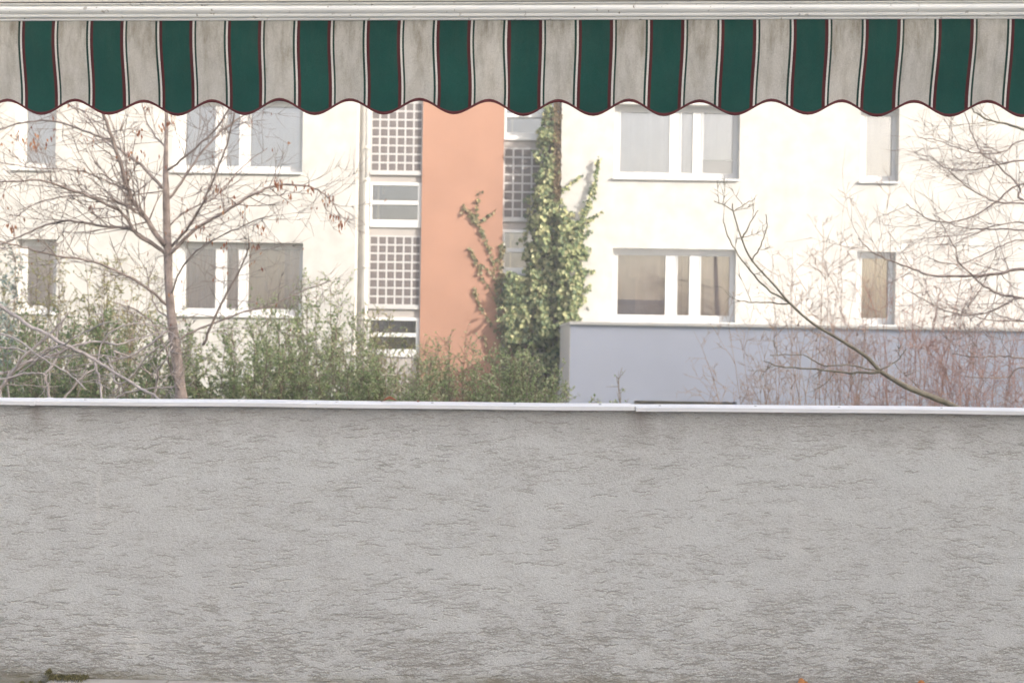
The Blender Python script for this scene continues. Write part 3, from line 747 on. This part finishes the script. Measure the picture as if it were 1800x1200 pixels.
# --- grey leafless shrub at the lower left, nearer to the camera
r = random.Random(21); DS = 6.6; ss = DS/FPX
base = P(60, 1200, DS); base.z = GZ
t2 = thing('bare_shrub', tuple(base), 'tangle of leafless pale grey shrub branches at the lower left above the coping', 'shrub')
def z4(*pp): return [(a/2.181, 170+b_/2.181) for a, b_ in pp]
sh_l = [
 (z4((-120,730),(0,800),(120,880),(250,950),(330,990),(430,1050),(520,1110),(600,1150),(660,1190)), 6, 4),
 (z4((-30,1200),(0,1120),(40,1070),(90,1000),(160,940),(230,870),(260,830)), 6, 3),
 (z4((-80,1090),(0,1060),(60,1050),(130,1000),(200,960),(290,970),(380,1010)), 5, 3),
 (z4((195,1230),(190,1150),(175,1070),(220,1000),(215,930),(240,850)), 5, 3),
 (z4((-60,1100),(0,1085),(100,1060),(160,1060),(180,1070)), 4, 3),
 (z4((0,1120),(60,1040),(200,990),(300,950),(400,940),(450,950),(520,930),(640,900),(690,930)), 5, 2),
 (z4((640,900),(560,960),(480,1000),(380,1020),(300,1030)), 4, 2),
 (z4((230,1220),(250,1150),(330,1060),(370,1030),(400,930),(470,880),(560,870),(640,890)), 4, 2),
 (z4((360,1010),(380,1080),(390,1150),(385,1200)), 4, 3),
 (z4((410,1000),(430,1040),(450,1100),(500,1080),(560,1000),(610,960)), 3, 2),
 (z4((440,980),(500,1000),(560,1050),(640,1090)), 4, 2),
 (z4((400,1200),(470,1140),(560,1120),(670,1110)), 4, 2),
 (z4((0,960),(100,975),(210,1000),(330,985),(450,1000)), 3, 2),
 (z4((30,1090),(150,1000),(240,950),(330,900),(420,860)), 3, 2),
 (z4((-40,900),(60,930),(160,1000),(260,1060),(330,1120)), 3, 2),
 (z4((560,1200),(600,1120),(605,1050),(640,1000),(660,960)), 4, 2),
]
for pl, w0, w1 in sh_l:
    b0 = MB(); q = limb(b0, r, trace(pl, DS, r.uniform(-.6, .6), .05, r), w0*.58*ss, w1*.50*ss, 2, .25, 1, None)
    a = q[0]
    if a.z < CZ-.25 or pl[0][0] < 0:
        b0.tube(smooth_pts([base + jit(r, .08)*1.0, base.lerp(a, .5) + Vector((0, 0, .15)), a], 8), [w0*.7*ss - w0*.02*ss*i for i in range(8)], 6)
    b0.build('branch', M['bark_grey'], t2, True)

# --- evergreen shrubs
def shrub(name, label, cat, px, d, wpx, prof, mat, nst, seed, leafL=.03, twigs=13, group=None, density=9, stem=None, dy=.7, upright=0.0, body=.55, tl=1.0):
    r = random.Random(seed); base = P(px, 1100, d); base.z = GZ
    o = thing(name, tuple(base), label, cat, group)
    ms, ml = MB(), MB(); hw = wpx*d/FPX/2; nst = int(nst*1.7); twigs = int(twigs*1.5); leafL *= 1.4; density *= 1.5
    for i in range(nst):
        fx = (i+.5)/nst*2-1 + r.uniform(-.12, .12); tx = base.x + fx*hw; ty = d + r.uniform(-dy, dy)
        pxt = px + fx*wpx/2
        top = Z(pxt, np.interp(pxt, [a for a, b_ in prof], [b_ for a, b_ in prof]), d)
        f = r.choice([1.0, r.uniform(.75, 1), r.uniform(body, .85), r.uniform(body*.8, .8)])
        tip = Vector((tx, ty, GZ + (top-GZ)*f))
        b0 = Vector((base.x + fx*hw*(.35+.5*upright) + r.uniform(-.05,.05), d + r.uniform(-.3, .3), GZ))
        mid = b0.lerp(tip, .55) + Vector((fx*hw*.12, r.uniform(-.15,.15), .1))
        q = smooth_pts([b0, mid, tip], 12); q = [p + jit(r, .02) for p in q]
        rad = r.uniform(.008, .014); ms.tube(q, [rad*(1-.82*k_/11) for k_ in range(12)], 5)
        for k_ in range(twigs):
            t = r.uniform(.30, 1.0); j = min(int(t*11), 10); p = q[j].lerp(q[j+1], t*11-j)
            ax = (q[j+1]-q[j]).normalized(); dv = (ax*.6 + jit(r, 1).normalized() + Vector((0,0,.15))).normalized(); L = r.uniform(.15, .48)*(1.15-.5*t)*tl
            pts = [p]
            for s_ in range(4): dv = (dv + jit(r, .2) + Vector((0,0,.04))).normalized(); pts.append(pts[-1]+dv*L/4)
            ms.tube(pts, [.0038, .0033, .0028, .0022, .0016], 3)
            nl = int(density*(1.0 if t < .85 else .55)*r.uniform(.5, 1.3))
            for s_ in range(nl):
                g = r.uniform(.1, 1)*4; jj = min(int(g), 3); pp = pts[jj].lerp(pts[jj+1], g-jj) + jit(r, .012)
                ml.leaf(pp, (dv*.5 + jit(r, 1)), Vector((0, -.3, 1)) + jit(r, .9), leafL*r.uniform(.6, 1.25), leafL*.6*r.uniform(.7, 1.2))
    ms.build('stems', stem or M['stem'], o, True); ml.build('foliage', mat, o); return o
gp = 'evergreen shrubs along the garden'
shrub('evergreen_shrub', 'dark green shrub behind the grey leafless branches', 'shrub', 120, 10.8, 420, [(-100,600),(0,585),(60,570),(150,560),(260,570),(340,600)], M['leaf_dark'], 42, 1, .03, 20, gp, 13, body=.5)
shrub('evergreen_shrub', 'sparse yellowish shrub rising before the far-left lower window', 'shrub', 150, 13.2, 330, [(0,500),(60,440),(130,440),(200,455),(260,490),(320,540)], M['leaf_yellow'], 38, 2, .028, 17, gp, 10, body=.6)
shrub('evergreen_shrub', 'green shrub just right of the bare tree trunk', 'shrub', 430, 11.6, 240, [(310,640),(360,590),(420,565),(480,570),(550,600)], M['leaf'], 30, 3, .03, 19, gp, 13, body=.5)
shrub('evergreen_shrub', 'tall thin-leaved shrub under the three-part window left of the stairwell', 'shrub', 545, 12.8, 250, [(420,540),(480,520),(540,490),(600,500),(660,580)], M['leaf'], 34, 4, .028, 18, gp, 10, body=.55)
shrub('evergreen_shrub', 'yellowish leafy shrub before the lowest stairwell window', 'shrub', 670, 13.6, 190, [(575,600),(630,560),(670,545),(700,565),(765,640)], M['leaf_yellow'], 18, 5, .032, 12, gp, 7, body=.55)
shrub('evergreen_shrub', 'rounded green shrub at the foot of the gridded stairwell window', 'shrub', 660, 11.8, 230, [(545,640),(600,625),(680,625),(775,640)], M['leaf'], 30, 6, .03, 19, gp, 13, body=.5)
shrub('evergreen_shrub', 'fine-twigged shrub in front of the orange wall', 'shrub', 800, 12.4, 190, [(705,625),(760,600),(800,590),(850,600),(895,630)], M['leaf'], 24, 7, .026, 16, gp, 8, body=.55)
shrub('evergreen_shrub', 'broad green shrub left of the annex corner below the ivy', 'shrub', 900, 12.0, 190, [(805,650),(860,625),(920,628),(960,650),(992,690)], M['leaf'], 28, 8, .028, 19, gp, 12, body=.5)
shrub('conifer', 'blue-green conifer at the left edge beside the window', 'conifer', -30, 12.0, 80, [(-80,470),(-25,440),(15,520)], M['leaf_blue'], 8, 9, .04, 16, None, 9, body=.6)
shrub('sapling', 'slender sapling with sparse leaves before the annex', 'sapling', 1085, 9.6, 9, [(1070,680),(1086,640),(1100,680)], M['leaf'], 2, 31, .018, 14, None, 3, body=.95, dy=.03, tl=.45)
shrub('sapling', 'small leafy shoot beside the coping joint, left of the slender sapling', 'sapling', 1041, 9.0, 18, [(1030,700),(1041,686),(1050,700)], M['leaf'], 2, 32, .024, 12, None, 8, body=.9, dy=.03, tl=.35)

# --- leafless reddish shrubs on the right
def twiggy(label, px, d, wpx, prof, mat, nst, seed, lev=2, kids=7, rad=(.0055, .009)):
    r = random.Random(seed); base = P(px, 1100, d); base.z = GZ
    o = thing('twiggy_shrub', tuple(base), label, 'shrub', 'leafless shrubs before the annex'); hw = wpx*d/FPX/2
    m = MB()
    for i in range(nst):
        fx = (i+.5)/nst*2-1 + r.uniform(-.15, .15); pxt = px+fx*wpx/2
        top = Z(pxt, np.interp(pxt, [a for a, b_ in prof], [b_ for a, b_ in prof]), d); f = r.choice([1, r.uniform(.8, 1), r.uniform(.5, .9)])
        tip = Vector((base.x+fx*hw*1.1+r.uniform(-.35,.35), d+r.uniform(-.6, .6), GZ+(top-GZ)*f)); b0 = Vector((base.x+fx*hw*.55+r.uniform(-.12,.12), d+r.uniform(-.35,.35), GZ))
        q = smooth_pts([b0, b0.lerp(tip, .5)+Vector((r.uniform(-.1,.1), r.uniform(-.1,.1), .1)), tip], 12); q = [p+jit(r, .015) for p in q]
        ra = r.uniform(*rad); m.tube(q, [ra*(1-.8*k_/11) for k_ in range(12)], 5)
        for k_ in range(kids):
            t = r.uniform(.35, 1); j = min(int(t*11), 10); ax = (q[j+1]-q[j]).normalized()
            grow(m, r, q[j].lerp(q[j+1], t*11-j), (ax*.8+jit(r, 1).normalized()*.75), r.uniform(.25, .75)*(1.2-.5*t), max(.0028, ra*.45), lev, .06, None, (2, 4), .16, .8)
    return m.build('stems', mat, o, True)
twiggy('fan of tan leafless twigs before the blue-grey annex, right of the low recess', 1365, 11.5, 230, [(1250,600),(1300,560),(1360,480),(1420,430),(1480,470)], M['twig_tan'], 22, 41)
twiggy('tall tan leafless shrub left of the narrow lower window', 1460, 12.2, 170, [(1370,520),(1410,440),(1455,380),(1500,330),(1545,480)], M['twig_tan'], 15, 42)
twiggy('reddish leafless shrub below the narrow lower window', 1585, 11.8, 230, [(1460,600),(1540,520),(1600,450),(1650,440),(1700,500)], M['twig_red'], 40, 43, 2, 6, (.0055, .0085))
twiggy('dense red-brown leafless shrub at the right edge', 1745, 11.2, 250, [(1610,600),(1690,560),(1760,540),(1830,520),(1880,560)], M['twig_red'], 50, 44, 2, 6, (.0055, .0085))

# --- leaning young tree whose limb crosses the annex
r = random.Random(51); DL = 8.0; ls = DL/FPX
base = P(1850, 1105, DL); base.z = GZ
t3 = thing('leaning_tree', tuple(base), 'greenish bare limb slanting up to the left across the annex', 'tree')
def z5(*pp): return [(1220+a/2.222, 180+b_/2.222) for a, b_ in pp]
ml_ = trace(z5((1010,1185),(930,1150),(830,1110),(730,1050),(670,990),(560,920),(460,860),(375,785),(310,710),(225,615),(185,530),(153,425),(150,395)), DL, -.6)
tkp = [base, P(1845, 960, DL), P(1800, 820, DL), P(1730, 750, DL)] + ml_
q = smooth_pts(tkp, 70); wl = [30, 26, 22, 17, 14, 13, 12, 9, 7.5, 6.5, 5.5, 5, 4, 3.5, 3, 2.5, 2]
tk = MB(); tk.tube(q, [np.interp(i/69*16, range(17), wl)*.40*ls*r.uniform(.93, 1.07) for i in range(70)], 9); tk.build('trunk', M['bark_green'], t3, True)
for pl, w0, n_ in ((z5((728,1053),(590,1055),(460,1040),(330,1030),(270,1005)), 5, 8), (z5((728,1050),(600,1025),(500,1025),(420,985),(300,990)), 3, 5),
                (z5((375,785),(290,730),(215,650),(150,560),(120,480),(118,455)), 4, 9), (z5((375,785),(250,780),(165,775)), 3, 4),
                (z5((185,535),(215,480),(250,420)), 3, 4), (z5((225,620),(260,560),(285,490),(280,440)), 3, 4), (z5((153,425),(115,400),(80,385)), 2, 2), (z5((153,425),(195,400),(240,375)), 2, 2),
                (z5((720,1050),(790,1010),(830,960)), 3, 3)):
    b0 = MB(); limb(b0, r, trace(pl, DL-.3, 0, .03, r), w0*.45*ls, 1.4*.5*ls, max(1, n_//4), .20, 1); b0.build('branch', M['bark_green'], t3, True)

# --- bare tree outside the right edge whose branches reach in
r = random.Random(61); DR = 9.2; rs = DR/FPX
base = P(2130, 1060, DR); base.z = GZ
t4 = thing('bare_tree', tuple(base), 'thin bare branches reaching in from the right edge beside the narrow windows', 'tree')
tk = MB(); tk.tube(smooth_pts([base, P(2110, 700, DR), P(2090, 350, DR), P(2080, 50, DR), P(2085, -150, DR)], 30), [.11-.075*i/29 for i in range(30)], 10); tk.build('trunk', M['bark'], t4, True)
rl = [
 (z5((1289,650),(1200,668),(1080,678),(930,675),(860,650),(760,615),(690,580),(640,530)), 7, 14),
 (z5((1289,765),(1200,750),(1130,715),(1080,670),(1035,625),(1020,570),(980,500),(955,450)), 5, 14),
 (z5((1289,765),(1200,800),(1100,830),(1000,820),(900,770),(830,730)), 4, 12),
 (z5((1289,380),(1270,330),(1180,240),(1120,195),(1080,110),(1060,40)), 5, 14),
 (z5((1289,395),(1190,390),(1100,350),(1020,290),(970,240)), 4, 12),
 (z5((1289,320),(1190,380),(1110,435),(1020,465),(930,460),(860,420),(830,395)), 4, 13),
 (z5((1289,500),(1150,495),(1030,485),(940,440)), 4, 8),
 (z5((1289,228),(1190,245),(1080,265),(990,260),(950,235)), 4, 10),
 (z5((1289,105),(1220,85),(1150,70),(1100,40),(1075,15)), 6, 8),
 (z5((1289,1000),(1200,990),(1100,995),(1010,980)), 4, 6),
 (z5((1289,1035),(1230,1070),(1130,1075),(1060,1070)), 4, 6),
 (z5((1289,855),(1200,855),(1100,835),(1010,800)), 3, 8),
 (z5((1289,540),(1200,560),(1120,600),(1040,630),(940,620)), 3, 8),
 (z5((1289,150),(1220,190),(1150,200),(1060,190),(960,150),(890,140)), 3, 10),
 (z5((1289,470),(1180,480),(1080,520),(1000,560)), 3, 8),
]
for i, (pl, w0, n_) in enumerate(rl):
    dd = r.uniform(-.8, .8); tp = trace(pl, DR+dd*.6, dd*.4, .04, r)
    y0 = pl[0][1]; tp = [P(2098, y0+70, DR), P(1930, y0+18, DR+dd*.4)] + tp
    b0 = MB(); limb(b0, r, tp, w0*.52*rs, 1.5*.5*rs, int(n_*.6), .6, 1, None, .03, t0=.3); b0.build('branch', M['bark_pale'] if i != 8 else M['bark_green'], t4, True)

# --- ivy on the stairwell
r = random.Random(71)
ivb = P(940, 640, D1-.3); ivb.z = GZ
iv = thing('ivy', tuple(ivb), 'climbing ivy covering the corner between orange wall and right wing', 'ivy')
ml, ms, md = MB(), MB(), MB()
blobs = [(968,200,13,28),(962,235,17,25),(960,268,20,22),(962,300,22,26),(955,340,27,28),(952,380,30,28),(978,372,18,26),(960,415,40,28),(985,405,26,25),(970,450,46,34),(995,440,26,34),(950,480,30,34),(990,490,34,36),(975,520,44,34),
         (920,500,34,22),(905,530,28,34),(930,560,48,40),(965,575,46,34),(925,605,46,40),(955,620,40,34),(895,585,18,60),(1005,395,18,20),(1002,470,24,44),(1000,520,24,30),(1010,425,16,24),(1000,555,16,18),(905,640,30,30),(950,655,36,30)]
ml2 = MB(); OD = D1-.064
def ivy_leaf(p, n, s_, tgt=None):
    dn = Vector((r.uniform(-.9,.9), r.uniform(-.5,.2), -1)); k_ = r.uniform(.55, 1.35); (tgt or ml).leaf(p, dn, n + jit(r, .8), s_*k_, s_*k_*r.uniform(.75,1.1), r.uniform(.1, .5))
from mathutils import noise as mnoise
for cx, cy, rx, ry in blobs:
    if cy > 420: rx *= 1.12; ry *= 1.06
    n_ = int(rx*ry*3.14*.15)
    for i in range(n_):
        a = r.uniform(0, 6.283); q = math.sqrt(r.random())*(1+.22*math.sin(3*a+cx)+.15*math.sin(7*a+cy)); x_, y_ = cx+rx*q*math.cos(a), cy+ry*q*math.sin(a)
        gap = mnoise.noise(Vector((x_*.055, y_*.04, 3.0))) + .5*mnoise.noise(Vector((x_*.13, y_*.11, 8.0)))
        if gap < -.16 and r.random() < .85: continue
        wing = x_ > 986 - .015*(y_-300)
        dep = (D0-.03) if wing else ((D0+.10) if x_ > 935 else (D0+.14 if 470 < y_ < 600 and x_ > 888 else D1-.06))
        th = (.24 if x_ > 935 or wing else .14)*(1-q*q*.7)*(.55+gap)
        p = P(x_, y_, dep - max(.01, th) + r.uniform(0, .10)); ivy_leaf(p, Vector((.25, -1, .35)), .085)
# ragged runners that leave the outline of the mass
for k_ in range(46):
    cx, cy, rx, ry = r.choice(blobs[4:]); a = r.uniform(-2.6, .3) if r.random() < .8 else r.uniform(0, 6.28)
    p0 = (cx+rx*.8*math.cos(a), cy+ry*.8*math.sin(a)); L_ = r.uniform(12, 30); p1 = (p0[0]+L_*math.cos(a)*.8, p0[1]+L_*math.sin(a)-4)
    if p1[0] < 930 and p1[1] < 490: continue
    dd_ = (D0-.06) if p1[0] > 984 else (D0+.02)
    q0, q1 = P(*p0, dd_), P(*p1, dd_-.04)
    ms.tube([q0, q0.lerp(q1, .5)+jit(r, .02), q1], [.006, .004, .002], 4)
    for i in range(int(L_*.8)): ivy_leaf(q0.lerp(q1, r.random())+jit(r, .03), Vector((.2, -1, .3)), .06)
def tendril(pl, d, w0, w1, dens=1.0, size=.06):
    tgt = ml2 if abs(d-OD) < 1e-6 else ml; dens *= .72 if tgt is ml2 else 1
    pts = smooth_pts(trace(pl, d), 26); ms.tube(pts, [.008-.005*i/25 for i in range(26)], 5)
    L = sum((b_-a).length for a, b_ in zip(pts, pts[1:])); n_ = int(L*105*dens)
    for i in range(n_):
        t = r.random(); j = min(int(t*25), 24); w_ = (w0+(w1-w0)*t)*d/FPX*.5*r.choice([.5, 1, 1.3])
        p = pts[j].lerp(pts[j+1], t*25-j) + Vector((r.uniform(-w_, w_), -r.uniform(.0, .035), r.uniform(-w_, w_)*.6)); ivy_leaf(p, Vector((.1, -1, .3)), size, tgt)
tendril([(1000,408),(1020,388),(1035,355),(1045,320),(1053,275)], D0-.06, 22, 5, 1.6, .065)
tendril([(985,338),(1005,320),(1025,306)], D0-.05, 8, 3, 1.0)
tendril([(1035,385),(1048,378),(1060,369)], D0-.05, 6, 3, .8)
tendril([(1010,455),(1022,449)], D0-.05, 6, 3, .7); tendril([(1010,545),(1028,528)], D0-.05, 8, 4, .8)
OD = D1-.064
tendril([(885,560),(876,520),(868,470),(858,430),(845,400),(828,375),(814,358)], OD, 9, 6, 1.1)
tendril([(845,400),(838,375),(843,335)], OD, 2, 6, .8); tendril([(838,392),(856,380),(875,366)], OD, 5, 4, .7); tendril([(840,395),(826,380),(810,372)], OD, 6, 3, .7)
tendril([(884,545),(850,490),(838,460),(826,435)], OD, 7, 4, .9); tendril([(884,600),(868,575),(848,545),(838,520),(833,503)], OD, 7, 3, .9)
tendril([(880,500),(862,480),(845,462)], OD, 6, 4, .7); tendril([(884,590),(882,520),(880,460),(884,425)], OD, 13, 7, 1.3); tendril([(880,650),(860,620),(850,585)], OD, 5, 3, .6)
for i in range(520):
    x_, y_ = r.uniform(974, 986), r.uniform(170, 350); p = P(x_, y_, D1-.1-r.uniform(0, .5)); md.leaf(p, Vector((r.uniform(-.5,.5), -.2, -1)), Vector((-.6,-1,.2))+jit(r, .5), .07, .05)
for pl in ([(935,640),(960,560),(975,480),(978,400),(982,320),(984,180)], [(920,640),(940,560),(955,480),(960,400),(965,300),(970,190)], [(960,640),(970,560),(990,480),(1000,410)], [(985,640),(975,600),(985,560)], [(900,640),(890,590),(884,545)]):
    t_ = trace(pl, D1-.2); ms.tube(smooth_pts([Vector((t_[0].x, t_[0].y, GZ))]+t_, 40), [.03-.018*i/39 for i in range(40)], 6)
ms.build('stems', M['bark_dark'], iv, True); ml.build('foliage', M['ivy'], iv); ml2.build('runner_foliage', M['ivy_red'], iv); md.build('dead_foliage', M['ivy_dead'], iv)

# ------------------------------------------------------------------ small things
r = random.Random(81)
def dry_leaf(name, label, p, size, ang, mat=M['dry'], curl=.5, lift=0.0):
    o = thing(name, tuple(p), label, 'leaf'); m = MB(); n, k_ = 9, 5
    ca, sa = math.cos(ang), math.sin(ang)
    for i in range(n):
        t = i/(n-1); w_ = size*.34*math.sin(math.pi*min(1, t*1.02+.02))**.7*(1+.18*math.sin(t*23))
        for j in range(k_):
            s_ = (j/(k_-1)*2-1); lx = (t-.5)*size; ly = s_*w_; lz = curl*size*(.55*(abs(s_)**1.5)*math.sin(math.pi*t) + .5*max(0, t-.75)) + .001 + lift*math.sin(math.pi*t)*size
            m.v.append((p.x+lx*ca-ly*sa, p.y+lx*sa+ly*ca, p.z+lz))
    for i in range(n-1):
        for j in range(k_-1): a = i*k_+j; m.f.append((a, a+1, a+k_+1, a+k_))
    m.build('blade', mat, o, True)
    st = MB(); e = Vector((p.x-ca*size*.5, p.y-sa*size*.5, p.z+.002)); st.tube([e, e+Vector((-ca*.3*size, -sa*.3*size, .12*size)), e+Vector((-ca*.5*size, -sa*.5*size+.1*size, .30*size))], [.0011, .0009, .0007], 5)
    st.build('stalk', M['bark_dark'], o, True)
    return o
yl = 3.74; xx = X(685, 706, yl); dry_leaf('dry_leaf', 'curled reddish dry leaf lying on the white coping', Vector((xx, yl, zt(xx)+.004)), .055, .1, M['dry'], .35, .16)
xx = X(735, 707, yl); dry_leaf('dry_leaf', 'tiny dark leaf scrap on the coping right of the curled leaf', Vector((xx, yl+.01, zt(xx)+.004)), .012, 1.1, M['dry'], .8)
for px, lab in ((1411, 'small orange-brown leaf at the foot of the wall, left one of two'), (1617, 'small orange-brown leaf at the foot of the wall, right one of two')):
    xx = X(px, 1196, 3.66); dry_leaf('fallen_leaf', lab, Vector((xx, 3.652, .004)), .05, .2 if px < 1500 else 2.6, M['dry_orange'], .9, .25)
mo = MB()
for i in range(2600):
    px = r.choice([r.uniform(28, 96), r.uniform(60, 155)]); x_ = X(px, 1193, 3.66); p = Vector((x_, 3.667-abs(r.gauss(0, .018)), (-.045 if x_ < XS-.01 else .0) + r.uniform(0, .012)+(.02*math.sin(px*.2)**2 if x_ < XS else 0)))
    mo.leaf(p, Vector((r.uniform(-.6,.6), r.uniform(-.8,.2), 1)), jit(r, 1), r.uniform(.006, .013), .004)
tag(mo.build('moss', M['moss']), 'green-brown moss in the corner at the foot of the wall, lower left', 'moss', kind='stuff')

# ------------------------------------------------------------------ added volume that imitates lens glare over the garden
hz = MB().box(-60, 95, -45, 60, GZ-1.0, 32); hm = bpy.data.materials.new('lens_glare_veil'); t, b, o = nodes(hm); t.nodes.remove(b)
pv = N(t, 'ShaderNodeVolumePrincipled'); pv.inputs['Color'].default_value = (.97, .97, 1, 1); pv.inputs['Density'].default_value = GLARE_DENSITY; pv.inputs['Anisotropy'].default_value = .0
t.links.new(pv.outputs[0], o.inputs['Volume'])
tag(hz.build('glare_veil', hm), 'added thin pale volume imitating lens glare over the garden', 'glare_veil', kind='stuff')
